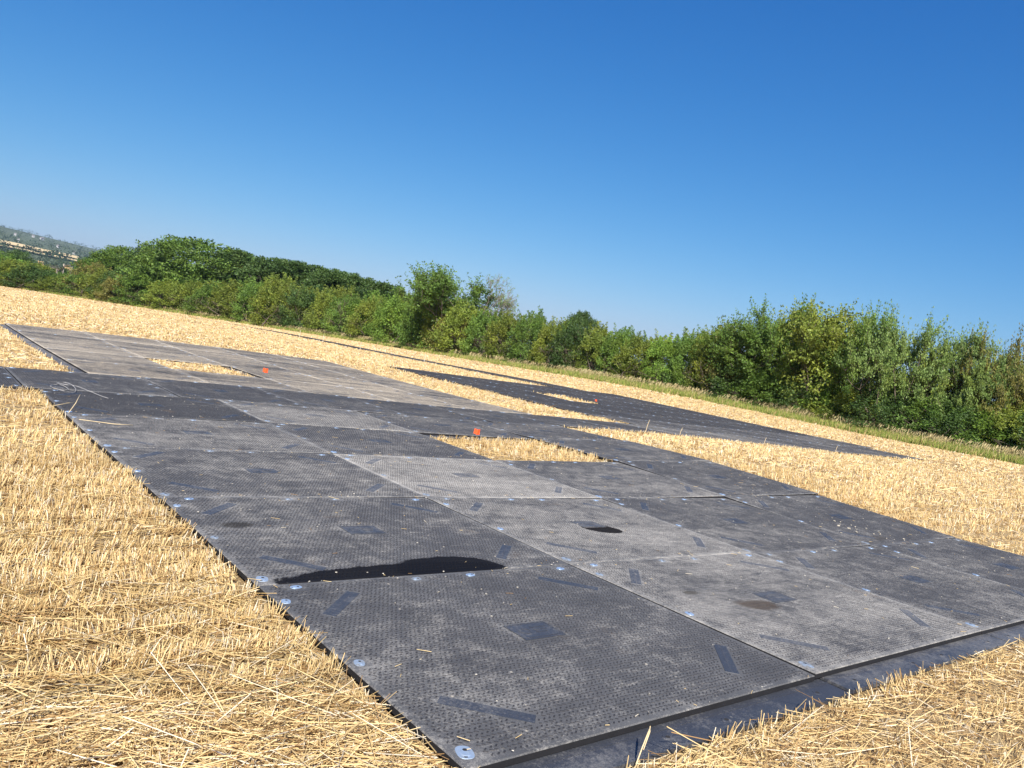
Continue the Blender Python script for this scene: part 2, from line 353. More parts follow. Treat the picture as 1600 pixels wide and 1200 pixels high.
def build_stubble():
    L = []
    def keep(x, y, r, pad=.0):
        m = ~under_mat(x, y, pad) & (x < edge_x(y)+.5); return x[m], y[m], r[m]
    for r0, r1, ds, dl, wd in ((1.3, 5, 1800, 2900, .0046), (5, 9, 1700, 1250, .0056), (9, 17, 820, 460, .0078), (17, 32, 220, 150, .0135), (32, 62, 70, 42, .024), (62, 120, 22, 11, .046), (120, 235, 4.5, 2, .10)):
        near = r1 <= 9
        # standing stubble in drilled rows along x
        x, y, r = sector(r0, r1, ds); 
        row = .36; yr = np.round(y/row)*row+rng.normal(0, .052, len(y))+.05*np.sin(x*.8); y = np.where(r < 17, yr, y)
        if r < 17 if np.isscalar(r) else r1 <= 17:
            k0 = rng.integers(0, len(x), len(x)); k0 = k0 % max(1, len(x)//7)      # gather stalks into tufts
            x = x[k0]+rng.normal(0, .014, len(x)); y = y[k0]+rng.normal(0, .010, len(y)); r = r[k0]
        x, y, r = keep(x, y, r, .03)
        g = wob(x, y, 2.1)+.6*wob(x, y, 5.3, 2.)+.5*wob(x, y, .7, 4.)
        m = rng.uniform(0, 1, len(x)) < np.clip(.62+.36*g, .08, 1)*np.where((r < 3.7) | (y < -.25), .42, 1.); x, y, r, g = x[m], y[m], r[m], g[m]; k = len(x)
        P = np.stack([x, y, zg(x, y)-.01], -1)
        lean = np.stack([.30*wob(x, y, 3.3, 5.)+rng.normal(0, .25, k), .30*wob(x, y, 2.7, 1.)+rng.normal(0, .25, k), np.ones(k)], -1)
        T = unit(lean); Lw = rng.uniform(.06, .125, k)*(np.where((r < 3.7) | (y < -.25), .72, 1.05) if r0 < 5 else np.where(y < -.25, .8, 1.))*np.clip(1+.12*g, .7, 1.3)
        c = strawcol(k, brown=.18)
        L.append(prisms(P, T, Lw, np.full(k, wd)*rng.uniform(.7, 1.3, k), c) if near else ribbons(P, T, Lw*1.05, np.full(k, wd)*rng.uniform(.6, 1.4, k), c, bend=rng.normal(0, .3, k)))
        # chaff and cut straw lying between the rows
        x, y, r = sector(r0, r1, dl); x, y, r = keep(x, y, r, .03); k = len(x)
        g = wob(x, y, 1.7, 1.)+.7*wob(x, y, 4.1, 3.)
        if r1 <= 17:
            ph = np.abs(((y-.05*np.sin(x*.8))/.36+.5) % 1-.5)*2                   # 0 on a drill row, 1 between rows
            lim = np.where((r < 3.7) | (y < -.25), .95, np.clip(1.15-1.0*ph, .12, 1))*np.clip(.8+.3*g, .25, 1); ok = rng.uniform(0, 1, k) < lim
            x, y, r, g, ph = x[ok], y[ok], r[ok], g[ok], ph[ok]; k = len(x)
        P = np.stack([x, y, zg(x, y)+rng.uniform(.0, .045, k)+.012*g], -1)
        a = rng.normal(0, .55, k)+np.where(rng.uniform(0, 1, k) < .35, rng.uniform(-1.6, 1.6, k), 0); el = rng.normal(.05, .16, k)
        a = a+np.where(rng.uniform(0, 1, k) < .5, math.pi, 0)
        T = np.stack([np.cos(a)*np.cos(el), np.sin(a)*np.cos(el), np.sin(el)], -1)
        Lw = np.minimum(rng.exponential(.075 if r0 > 4 else .13, k)+.04, .55) if near else rng.uniform(.08, .25, k)
        # pieces near a mat lie short of it
        e = P+T*Lw[:, None]; bad = under_mat(e[:, 0], e[:, 1], .0); T[bad] = -T[bad]; e = P+T*Lw[:, None]; ok = ~under_mat(e[:, 0], e[:, 1], 0)
        P, T, Lw = P[ok], T[ok], Lw[ok]; k = len(P); c = strawcol(k, brown=.28)
        if r1 <= 17: c = c*(1-.42*ph[ok]*((r[ok] > 3.5) & (y[ok] > -.25)))[:, None]*np.where(((r[ok] > 3.5) & (y[ok] > -.25))[:, None], np.array([1, .97, .9]), 1)  # shade bands painted into the straw colour, darkest between drill rows
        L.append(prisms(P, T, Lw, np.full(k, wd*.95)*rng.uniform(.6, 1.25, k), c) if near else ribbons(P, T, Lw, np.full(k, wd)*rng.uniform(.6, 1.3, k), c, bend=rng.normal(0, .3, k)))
    V, Q, T = merge(L)
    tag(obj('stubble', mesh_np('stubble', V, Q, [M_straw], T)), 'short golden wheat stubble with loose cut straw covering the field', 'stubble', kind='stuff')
    print('stubble quads', len(Q))
build_stubble()

def build_verge():
    # along the field edge
    y = rng.uniform(-12, 236, 260000); x0 = edge_x(y); D = np.hypot(x0-CX, y-CY)
    m = rng.uniform(0, 1, len(y)) < np.clip(62/D, .15, 1)**1.2; y, x0, D = y[m], x0[m], D[m]
    k = len(y); clump = .5+.5*np.sin(y*1.9+2*np.sin(y*.63))
    off = rng.uniform(0, 1, k)**.8*3.6+.25*np.sin(y*1.1); x = x0+off
    P = np.stack([x, y, zg(x, y)-.02], -1)
    tall = rng.uniform(0, 1, k) < np.clip((off-.9)/2.6, 0, .5)*(.16+.16*clump)
    h = np.where(tall, rng.uniform(.55, .95, k), rng.uniform(.28, .60, k)*(.75+.3*off/2))
    T = unit(np.stack([.10+rng.normal(0, .2, k), -.10+rng.normal(0, .2, k), np.ones(k)], -1))
    u = rng.uniform(0, 1, k)[:, None]
    c = (1-u)*np.array([.16, .235, .04])+u*np.array([.36, .38, .09])
    dry = rng.uniform(0, 1, k) < .22; c[dry] = np.array([.50, .38, .17])
    ct = (1-u)*np.array([.40, .31, .15])+u*np.array([.58, .50, .27]); c[tall] = ct[tall]
    V, Q, t = ribbons(P, T, h, np.clip(D*.00075, .02, .12)*rng.uniform(.5, 1.2, k)*np.where(tall, .8, 1), c, bend=rng.normal(0, .6, k), taper=.35)
    heads = tall; hp = (P+T*(h*.85)[:, None])[heads]; n_ = len(hp)
    V2, Q2, t2 = ribbons(hp, unit(T[heads]+np.array([.35, -.3, 0])), rng.uniform(.14, .26, n_), np.clip(D[heads]*.0007, .03, .12), ct[heads]*1.05, bend=np.full(n_, .5), taper=.2)
    V, Q, t = merge([(V, Q, t), (V2, Q2, t2)])
    tag(obj('verge_grass', mesh_np('verge_grass', V, Q, [M_grass], t)), 'strip of green grass with tall brown seed heads along the hedge foot', 'grass', kind='stuff')
build_verge()

# ------------------------------------------------------------------ the mats
BARS = [(.148, .172, -1), (.138, .816, 1), (.852, .172, 1), (.848, .812, -1)]
CONN = [(.028, .05, 0), (.026, .46, 0), (.022, .865, 0), (.082, .965, 1), (.415, .962, 1), (.592, .962, 1), (.932, .96, 1)]
HX, HY = MW/2-.004, ML/2-.004
def bar_poly(u, v, s, grow=0.):
    cx, cy = (u-.5)*MW, (v-.5)*ML; d = np.array([1, s])/math.sqrt(2); n_ = np.array([-d[1], d[0]]); a, b = .235+grow, .042+grow
    return [tuple(np.array([cx, cy])+d*p*a+n_*q*b) for p, q in ((-1, -1), (1, -1), (1, 1), (-1, 1))]
PX0, PX1, PY0, PY1 = (.435-.5)*MW, (.556-.5)*MW, (.447-.5)*ML, (.549-.5)*ML
def deck_mesh():
    V, Q, MI = [], [], []
    def quad(a, b, c, d, m): 
        i = len(V); V.extend([a, b, c, d]); Q.append((i, i+1, i+2, i+3)); MI.append(m)
    ch = .006
    # top and bevelled rim, sides, underside
    a = [(-HX+ch, -HY+ch, 0), (HX-ch, -HY+ch, 0), (HX-ch, HY-ch, 0), (-HX+ch, HY-ch, 0)]
    b = [(-HX, -HY, -ch), (HX, -HY, -ch), (HX, HY, -ch), (-HX, HY, -ch)]
    c = [(x, y, -.036) for x, y, _ in b]
    quad(*a, 0)
    for i in range(4):
        j = (i+1) % 4; quad(b[i], b[j], a[j], a[i], 0); quad(c[i], c[j], b[j], b[i], 2)
    quad(c[3], c[2], c[1], c[0], 2)
    V = [np.array(V)]; Q = [np.array(Q)]; n0 = len(V[0]); MI = list(MI)
    sx, sy = .031, .0265
    gx, gy = np.meshgrid(np.arange(-HX+.05, HX-.04, sx), np.arange(-HY+.05, HY-.04, sy), indexing='ij')
    ii, jj = np.indices(gx.shape); gx = (gx+(jj % 2)*sx*.5).ravel(); gy = gy.ravel(); par = (jj % 2).ravel()
    ok = (np.abs(gx) < HX-.03)
    def inside(poly, g):
        cxy = np.mean(poly, 0); e = np.array(poly[1])-np.array(poly[0]); f = np.array(poly[3])-np.array(poly[0])
        le, lf = np.linalg.norm(e), np.linalg.norm(f); e, f = e/le, f/lf; r = np.stack([gx-cxy[0], gy-cxy[1]], -1)
        return (np.abs(r@e) < le/2+g) & (np.abs(r@f) < lf/2+g)
    for u, v, s in BARS: ok &= ~inside(bar_poly(u, v, s), .016)
    ok &= ~((gx > PX0-.02) & (gx < PX1+.02) & (gy > PY0-.02) & (gy < PY1+.02))
    for u, v, e in CONN: ok &= ~((np.abs(gx-(u-.5)*MW) < .075) & (np.abs(gy-(v-.5)*ML) < .06))
    gx, gy, par = gx[ok], gy[ok], par[ok]; k = len(gx)
    ang = np.where(par == 0, .62, -.62); d = np.stack([np.cos(ang), np.sin(ang)], -1); nn = np.stack([-d[:, 1], d[:, 0]], -1); c0 = np.stack([gx, gy], -1)
    c0 = c0+np.random.default_rng(3).normal(0, .0022, c0.shape); lenj = np.random.default_rng(4).uniform(.7, 1.15, (k, 1)); vv = []
    for hz, a_, b_ in ((0., .0110, .0044), (.0026, .0088, .0029)):
        for p, q in ((-1, -1), (1, -1), (1, 1), (-1, 1)):
            xy = c0+d*(p*a_)*lenj+nn*(q*b_); vv.append(np.concatenate([xy, np.full((k, 1), hz)], 1))
    V.append(np.stack(vv, 1).reshape(-1, 3)); b = np.arange(k)[:, None]*8+n0
    Q.append(np.concatenate([b+f for f in ([4, 5, 6, 7], [0, 1, 5, 4], [1, 2, 6, 5], [2, 3, 7, 6], [3, 0, 4, 7])], 1).reshape(-1, 4))
    MI += [1]*(5*k)
    return mesh_np('deck', np.vstack(V), np.vstack(Q), [M_deck, M_stud, M_side], midx=MI)
def connector_mesh(end):
    m = MB(); n_ = 20; a, b = (.054, .040)
    ov = [(a*np.sign(math.cos(t))*abs(math.cos(t))**.75, b*np.sign(math.sin(t))*abs(math.sin(t))**.75) for t in [2*math.pi*i/n_ for i in range(n_)]]
    m.prism(ov, -.004, .0015, 0, .95)
    m.prism([(x*.52-.008, y*.58) for x, y in ov], .0015, .0048, 0, .8)
    m.prism([(x*.20+.014, y*.26-.004) for x, y in ov], .0015, .0056, 1, .9)
    m.prism([(x*.10-.037, y*.22+.006) for x, y in ov], .0015, .0024, 1, .9)
    return m.mesh('connector', [M_steel, M_hole], False)
def flange_mesh():
    m = MB(); y0, y1 = -HY-.20, -HY+.03; x0, x1 = -HX+.036*MW, HX+.03*MW
    m.box(x0, x1, y0, y1, -.058, -.0405, 0)
    m.box(x0, x1, y0, y0+.018, -.0405, -.034, 1); m.box(x0, x1, y0+.155, y0+.163, -.0405, -.0375, 0)
    for u in (.415, .592, .932, .10):
        cx = (u-.5)*MW+.03
        m.prism([(cx+.034*math.cos(t), y0+.095+.026*math.sin(t)) for t in [2*math.pi*i/14 for i in range(14)]], -.0405, -.0375, 1, .85)
        m.prism([(cx+.015*math.cos(t), y0+.095+.012*math.sin(t)) for t in [2*math.pi*i/10 for i in range(10)]], -.0375, -.037, 2, 1)
    return m.mesh('lower_flange', [M_smooth, M_smooth, M_hole])
def panel_mesh():
    m = MB(); m.box(PX0, PX1, PY0, PY1, -.003, .0030, 0); cx, cy = (PX0+PX1)/2, (PY0+PY1)/2
    rim = .006
    for x0, x1, y0, y1 in ((PX0, PX1, PY0, PY0+rim), (PX0, PX1, PY1-rim, PY1), (PX0, PX0+rim, PY0+rim, PY1-rim), (PX1-rim, PX1, PY0+rim, PY1-rim)): m.box(x0, x1, y0, y1, .003, .0055, 1)
    # raised moulded emblem: a ring with bars beside it
    for k in range(18):
        t0, t1 = 2*math.pi*k/18, 2*math.pi*(k+1)/18
        P = [(cx-.07+r*math.cos(t), cy+.01+r*.9*math.sin(t)) for r, t in ((.046, t0), (.046, t1), (.032, t1), (.032, t0))][::-1]
        m.prism(P, .003, .006, 1)
    for k in range(3): m.box(cx+.0, cx+.125-.02*k, cy+.045-.035*k, cy+.058-.035*k, .003, .006, 1)
    m.box(PX0+.03, PX1-.03, PY0+.026, PY0+.036, .003, .0055, 1)
    return m.mesh('centre_panel', [M_smooth, M_smooth])
ME_deck = deck_mesh(); ME_panel = panel_mesh(); ME_fl = flange_mesh(); ME_conn = connector_mesh(0)
def strip_mesh(u, v, s):
    m = MB(); m.prism(bar_poly(u, v, s), -.003, .0028, 0, .99)
    cx, cy = (u-.5)*MW, (v-.5)*ML; d = np.array([1, s])/math.sqrt(2)
    for k in range(-7, 8):                             # moulded bead pattern on the strip
        x, y = np.array([cx, cy])+d*k*.029
        m.prism([(x+.010*math.cos(t), y+.010*math.sin(t)) for t in [2*math.pi*i/6 for i in range(6)]], .0028, .0045, 0, .7)
    return m.mesh('smooth_strip', [M_smooth])
ME_bar = [strip_mesh(*b) for b in BARS]
def make_mat():
    r = empty('ground_mat'); obj('deck', ME_deck, r); obj('centre_panel', ME_panel, r); obj('lower_flange', ME_fl, r)
    for m in ME_bar: obj('smooth_strip', m, r)
    for u, v, e in CONN:
        c = obj('connector', ME_conn, r); c.location = ((u-.5)*MW, (v-.5)*ML, 0.0005); c.rotation_euler.z = 1.25 if not e else .25; _k = 1.0 if v < .1 else .74; c.scale = (_k, _k, .8)
    return r
ORD = ['first', 'second', 'third', 'fourth', 'fifth', 'sixth', 'seventh', 'eighth', 'ninth', 'tenth', 'eleventh', 'twelfth', 'thirteenth', 'fourteenth', 'fifteenth', 'sixteenth',
       'seventeenth', 'eighteenth', 'nineteenth', 'twentieth', 'twenty-first', 'twenty-second', 'twenty-third', 'twenty-fourth', 'twenty-fifth', 'twenty-sixth', 'twenty-seventh', 'twenty-eighth',
       'twenty-ninth', 'thirtieth', 'thirty-first', 'thirty-second', 'thirty-third', 'thirty-fourth', 'thirty-fifth', 'thirty-sixth', 'thirty-seventh', 'thirty-eighth', 'thirty-ninth', 'fortieth',
       'forty-first', 'forty-second', 'forty-third', 'forty-fourth', 'forty-fifth', 'forty-sixth']
FD = {(0, 0): .34, (1, 0): .68, (2, 0): .50, (3, 0): .38, (0, 1): .38, (1, 1): .68, (2, 1): .36, (3, 1): .34, (0, 2): .48, (1, 2): .92, (2, 2): .56, (3, 2): .32, (0, 3): .55, (1, 3): .38, (3, 3): .42,
      (0, 4): .18, (1, 4): .72, (2, 4): .44, (3, 4): .40}
SPECIAL = {(0, 0): 'nearest dark ground mat, with steel connectors and a smooth centre panel, at the bottom corner',
           (0, 1): 'dark ground mat with a long black wet stain along its near edge, beside the straw',
           (1, 1): 'dusty grey ground mat with a black oval stain beside its centre panel',
           (1, 0): 'grey dusty front ground mat with a brown stain beside its centre panel',
           (1, 2): 'palest dusty ground mat of the front block, its studs grey with dirt'}
def cxy(u, v): return ((u-.5)*MW, (v-.5)*ML)
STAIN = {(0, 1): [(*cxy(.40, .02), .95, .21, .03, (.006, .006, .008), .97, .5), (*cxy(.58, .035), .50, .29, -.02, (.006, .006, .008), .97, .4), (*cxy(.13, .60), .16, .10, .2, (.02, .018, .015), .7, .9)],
         (1, 1): [(*cxy(.512, .425), .245, .165, -.35, (.007, .006, .006), .96, .12)],
         (1, 0): [(*cxy(.345, .455), .25, .13, -.25, (.052, .038, .028), .75, 1.3), (*cxy(.20, .62), .10, .05, 0, (.04, .035, .025), .6, .8)],
         (3, 1): [(*cxy(.25, .1), .3, .1, 0, (.05, .045, .04), .5, .9)]}
proto = make_mat()
def place_mat(root, m):
    i0, j0, rot, zone, c, r = m; x0, x1, y0, y1 = rect(m); x, y = (x0+x1)/2, (y0+y1)/2
    hx, hy = (x1-x0)/2, (y1-y0)/2; q = .8
    zz = zt(np.array([x-hx*q, x+hx*q, x, x, x]), np.array([y, y, y-hy*q, y+hy*q, y]))
    gx, gy = (zz[1]-zz[0])/(2*hx*q), (zz[3]-zz[2])/(2*hy*q); z = (zz[:4].mean()+zz[4])/2
    N = Vector((-gx, -gy, 1)).normalized(); X = Vector((1, 0, gx)).normalized(); Y = N.cross(X); X = Y.cross(N)
    if rot: X, Y = -Y, X
    jit = random.uniform(-.0015, .0015)
    a = random.uniform(-.0012, .0012); X2 = X*math.cos(a)+Y*math.sin(a); Y2 = Y*math.cos(a)-X*math.sin(a)
    root.matrix_world = Matrix(((X2[0], Y2[0], N[0], x), (X2[1], Y2[1], N[1], y), (X2[2], Y2[2], N[2], z+jit), (0, 0, 0, 1)))
    dust, warm = {'front': (FD.get((c, r), .4), .15), 'road': (.20+.14*random.random(), .1), 'dusty': (.72+.35*random.random(), .75+.25*random.random()),
                  'far': (.10+.12*random.random(), .1), 'lane': (.12+.15*random.random(), .2)}[zone]
    if zone == 'far' and r <= 1: dust += .30
    if zone == 'far' and r == 0 and c < 3: dust += .25
    seed = random.uniform(0, 60)
    for ch in root.children: ch['dust'] = dust*(.8 if ch.data == ME_fl else 1); ch['warm'] = warm; ch['seed'] = seed
    name, grp, lab = {
        'front': ('', 'ground mats of the front block', f'front block mat, {ORD[c]} from the straw edge, {ORD[r]} row back'),
        'road': ('', 'ground mats of the dark cross lane', f'dark clean ground mat in the cross lane, {ORD[c]} from its left end'),
        'dusty': ('', 'ground mats of the dusty block', f'brown dusty mat beyond the dark lane, {ORD[c]} from its left, {ORD[r]} row back'),
        'far': ('', 'ground mats of the far dark block', f'black mat of the far block near the hedge, {ORD[c]} from left, {ORD[r]} row'),
        'lane': ('', 'ground mats of the single far lane', f'ground mat of the single lane along the hedge, {ORD[r]} away from the far block')}[zone]
    if zone == 'front' and (c, r) in SPECIAL: lab = SPECIAL[(c, r)]
    tag(root, lab, 'ground mat', grp)
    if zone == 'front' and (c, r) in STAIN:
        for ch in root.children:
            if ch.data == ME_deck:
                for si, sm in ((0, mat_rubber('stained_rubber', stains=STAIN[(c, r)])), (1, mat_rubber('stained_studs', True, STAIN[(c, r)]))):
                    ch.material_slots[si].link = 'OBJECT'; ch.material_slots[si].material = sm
for k, m in enumerate(MATS):
    root = proto if k == 0 else parts_copy(proto)
    if k: 
        for ch in root.children:
            for s_ in ch.material_slots: s_.link = 'DATA'
    place_mat(root, m)

def build_crumbs():
    n_ = 3000; L = []
    i = rng.integers(0, len(MATS), n_*3); w = np.array([1. if m[3] == 'front' else .25 for m in MATS]); i = i[rng.uniform(0, 1, len(i)) < w[i]][:n_]
    R = RECTS[i]; k = len(i); u, v = rng.uniform(.01, .99, k), rng.uniform(.01, .99, k)
    e = rng.uniform(0, 1, k) < .38; v = np.where(e, np.where(rng.uniform(0, 1, k) < .5, rng.exponential(.03, k), 1-rng.exponential(.03, k)), v); v = np.clip(v, .005, .995)
    x, y = R[:, 0]+(R[:, 1]-R[:, 0])*u, R[:, 2]+(R[:, 3]-R[:, 2])*v
    near = np.hypot(x-0, 0) < .5
    P = np.stack([x, y, zt(x, y)+.006], -1); a = rng.uniform(0, 6.28, k); T = np.stack([np.cos(a), np.sin(a), rng.normal(0, .06, k)], -1)
    stone = rng.uniform(0, 1, k) < .45; Lw = np.where(stone, rng.uniform(.006, .014, k), np.minimum(rng.exponential(.02, k)+.012, .11)); W = np.where(stone, Lw*.8, .0035)
    c = strawcol(k); c[stone] = np.array([.62, .58, .50])*rng.uniform(.6, 1.2, (stone.sum(), 1))
    L.append(prisms(P, unit(T), Lw, W, c, 4))
    # a spill of pale crumbs on one mat of the second row
    k = 22; x = (3.32+rng.normal(0, .09, k))*MW; y = (1.26+rng.normal(0, .09, k))*ML; P = np.stack([x, y, zt(x, y)+.006], -1)
    a = rng.uniform(0, 6.28, k); T = np.stack([np.cos(a), np.sin(a), np.zeros(k)], -1); Lw = rng.uniform(.01, .035, k)
    L.append(prisms(P, T, Lw, Lw*.7, np.tile([.66, .60, .48], (k, 1)), 4))
    V, Q, T = merge(L)
    tag(obj('straw_crumbs', mesh_np('straw_crumbs', V, Q, [M_straw], T)), 'scattered chaff, straw bits and small pale stones on the mats', 'debris', kind='stuff')
build_crumbs()

# ------------------------------------------------------------------ flags, canes, loose straws, rope
def flag(i, j, h, size, label, yaw=-.62):
    x, y = i*MW, j*ML; r = empty('marker_flag', (x, y, float(zg(x, y)))); r.rotation_euler.z = yaw
    m = MB(); m.tube([(0, 0, -.02), (.004, 0, h*.5), (.012, .003, h)], [.0035]*3, 5); m.build('wire', [M_wire], r)
    n_ = 8; V = []; Fq = []
    for a in range(n_+1):
        for b in range(4):
            xx = size*1.25*a/n_; V.append((.012+xx, .003+.018*math.sin(a*.9+b*.5), h-size*b/3-.012*a/n_*b*.4+.004*math.sin(a)))
    k = len(V); V += [(p[0], p[1]+.0015, p[2]) for p in V]
    for a in range(n_):
        for b in range(3):
            p = a*4+b; Fq += [(p, p+4, p+5, p+1), (p+k, p+k+1, p+k+5, p+k+4)]
    MB().add(V, Fq).build('cloth', [M_orange], r, True)
    tag(r, label, 'flag', 'orange marker flags')
flag(2.10, 7.52, .30, .10, 'orange marker flag in the stubble gap of the dusty block')
flag(2.36, 3.86, .24, .085, 'small orange marker flag in the stubble gap of the front block')
flag(8.62, 9.92, .24, .075, 'faint orange marker flag in the stubble gap of the far dark block')
CP = [(505, 529, 0), (563, 543, 1), (663, 563, 2), (468, 525, 3)]
for u, v, k in CP:
    d = F3+R3*(u-800)/FPX+U3*(600-v)/FPX; D = (10.25*MW-CX)/(d[0]/math.hypot(d[0], d[1]))
    x, y = CX+d[0]/math.hypot(d[0], d[1])*D, CY+d[1]/math.hypot(d[0], d[1])*D
    r = empty('marker_cane', (x, y, float(zg(x, y))))
    MB().tube([(0, 0, -.05), (.02, .01, .3), (.03, .02, .62)], [.020, .018, .016], 6).build('cane', [M_peg], r)
    MB().tube([(.03, .02, .62), (.031, .02, .66)], [.024, .022], 6).build('cap', [M_peg], r)
    tag(r, ['pale marker cane beside the far lane, second from the left', 'pale marker cane beside the far lane, third from the left', 'pale marker cane beside the far lane, nearest the far block',
            'pale marker cane beside the far lane, leftmost'][k], 'cane', 'pale marker canes')
def straw_item(pts, rad, label, mat=None, name='loose_straw'):
    b = pts[0]; m = MB(); m.tube([(p[0]-b[0], p[1]-b[1], p[2]-b[2]) for p in pts], [rad]*(len(pts)-1)+[rad*.7], 6)
    o = m.build(name, [mat or M_strawp], None, True); o.location = b; tag(o, label, 'straw' if name == 'loose_straw' else 'rope'); return o
M_strawp = mat_plain('straw_stalk', (.66, .52, .30), .6, 0, .4, .15, 30)
def zz(x, y, h): return float(zt(x, y))+h
def G2(i, j, h): return (i*MW, j*ML, zz(i*MW, j*ML, h))
straw_item([G2(.285, -.100, -.05), G2(.305, -.092, .03), G2(.322, -.085, .085), G2(.330, -.080, .10), G2(.322, -.088, .088), G2(.300, -.100, .03)], .0032, 'bent straw stalk leaning over the flange of the nearest mat')
straw_item([G2(.02, 4.02, .0), G2(.06, 4.12, .10), G2(.09, 4.22, .19)], .0055, 'upright pale straw stalk at the left mat edge')
straw_item([G2(-.10, 4.10, .0), G2(.0, 4.18, .05), G2(.08, 4.26, .07)], .005, 'slanting pale straw reaching over the left mat edge')
straw_item([G2(.03, 3.78, .008), G2(.16, 3.66, .012), G2(.24, 3.66, .008)], .004, 'long thin straw lying flat on the fourth mat row')
for k, (i, j, h) in enumerate(((5.15, 4.96, .34), (5.70, 4.98, .22), (7.25, 4.98, .22), (8.9, 4.98, .22))):
    straw_item([G2(i, j, -.05), G2(i+.01, j, h*.5), G2(i+.03, j, h)], .006, ['tallest stray stalk in front of the far dark block', 'shorter stray stalk just right of the tallest one', 'stray stalk at the middle of the far block near edge',
               'stray leaning stalk at the right of the far block near edge'][k])
M_rope = mat_plain('pale_cord', (.36, .35, .34), .7)
rp = []
for k in range(46):
    t = k/45
    if t < .55: a = t*16; rp.append(G2(.10+.05*math.cos(a)+.10*t, 4.98+.22*math.sin(a)+.2*t, .02+.012*math.sin(a*2)+.05*t))
    else:
        s = (t-.55)/.45; rp.append(G2(.16+.15*s, 5.12-.30*s+.12*math.sin(s*5), .055-.045*s))
straw_item(rp, .0042, 'curled pale cord lying at the corner of the dark cross lane', M_rope, 'cord')

# ------------------------------------------------------------------ trees
def leaf_quads(C, Rd, per, ls, rg, flat=1., up=.2):
    """leaves scattered round clump centres C (n,3) with radii Rd"""
    n_ = len(C); k = per*n_; d = rg.normal(size=(k, 3)); d /= np.linalg.norm(d, axis=1)[:, None]
    rad = rg.uniform(0, 1, k)**.45; P = np.repeat(C, per, 0)+d*(rad*np.repeat(Rd, per))[:, None]*np.array([1, 1, flat])
    T = d*.5+rg.normal(size=(k, 3))*.7+np.array([0, 0, up]); T /= np.linalg.norm(T, axis=1)[:, None]
    nn = rg.normal(size=(k, 3))+d*.8+np.array([0, 0, .5]); S = np.cross(T, nn); S /= np.linalg.norm(S, axis=1)[:, None]+1e-9
    L = ls*rg.uniform(.6, 1.4, k)[:, None]; W = L*.30
    V = np.stack([P, P+T*L*.5-S*W, P+T*L, P+T*L*.5+S*W], 1).reshape(-1, 3)
    t = np.repeat(rg.uniform(.65, 1.3, k)[:, None]*np.repeat(rg.uniform(.75, 1.25, n_), per)[:, None]*np.array([1, 1, 1.]), 4, 0)
    return V, np.arange(4*k).reshape(-1, 4), t
def branch(m, p, d, L, r, depth, tips, rg, spread, grav, nseg=3, kids=(3, 4)):
    pts = [p]; rr = [r]
    for s in range(nseg):
        d = (d+Vector(rg.normal(size=3)*.16)+Vector((.02, -.01, grav))).normalized(); p = p+d*L/nseg; pts.append(p); rr.append(r*(1-.5*(s+1)/nseg))
        if depth > 0:
            for _ in range(rg.integers(0, 2) if s < nseg-1 else rg.integers(*kids)):
                nd = (d+Vector(rg.normal(size=3))*spread).normalized()
                branch(m, p, nd, L*rg.uniform(.5, .72), rr[-1]*.62, depth-1, tips, rg, spread, grav, 3 if depth > 1 else 2, kids)
    m.tube(pts, [max(q, .014) for q in rr], 5 if depth > 1 else 3)
    if depth <= 1: tips.append((np.array(pts[-1]), np.array(pts[-2]), depth))
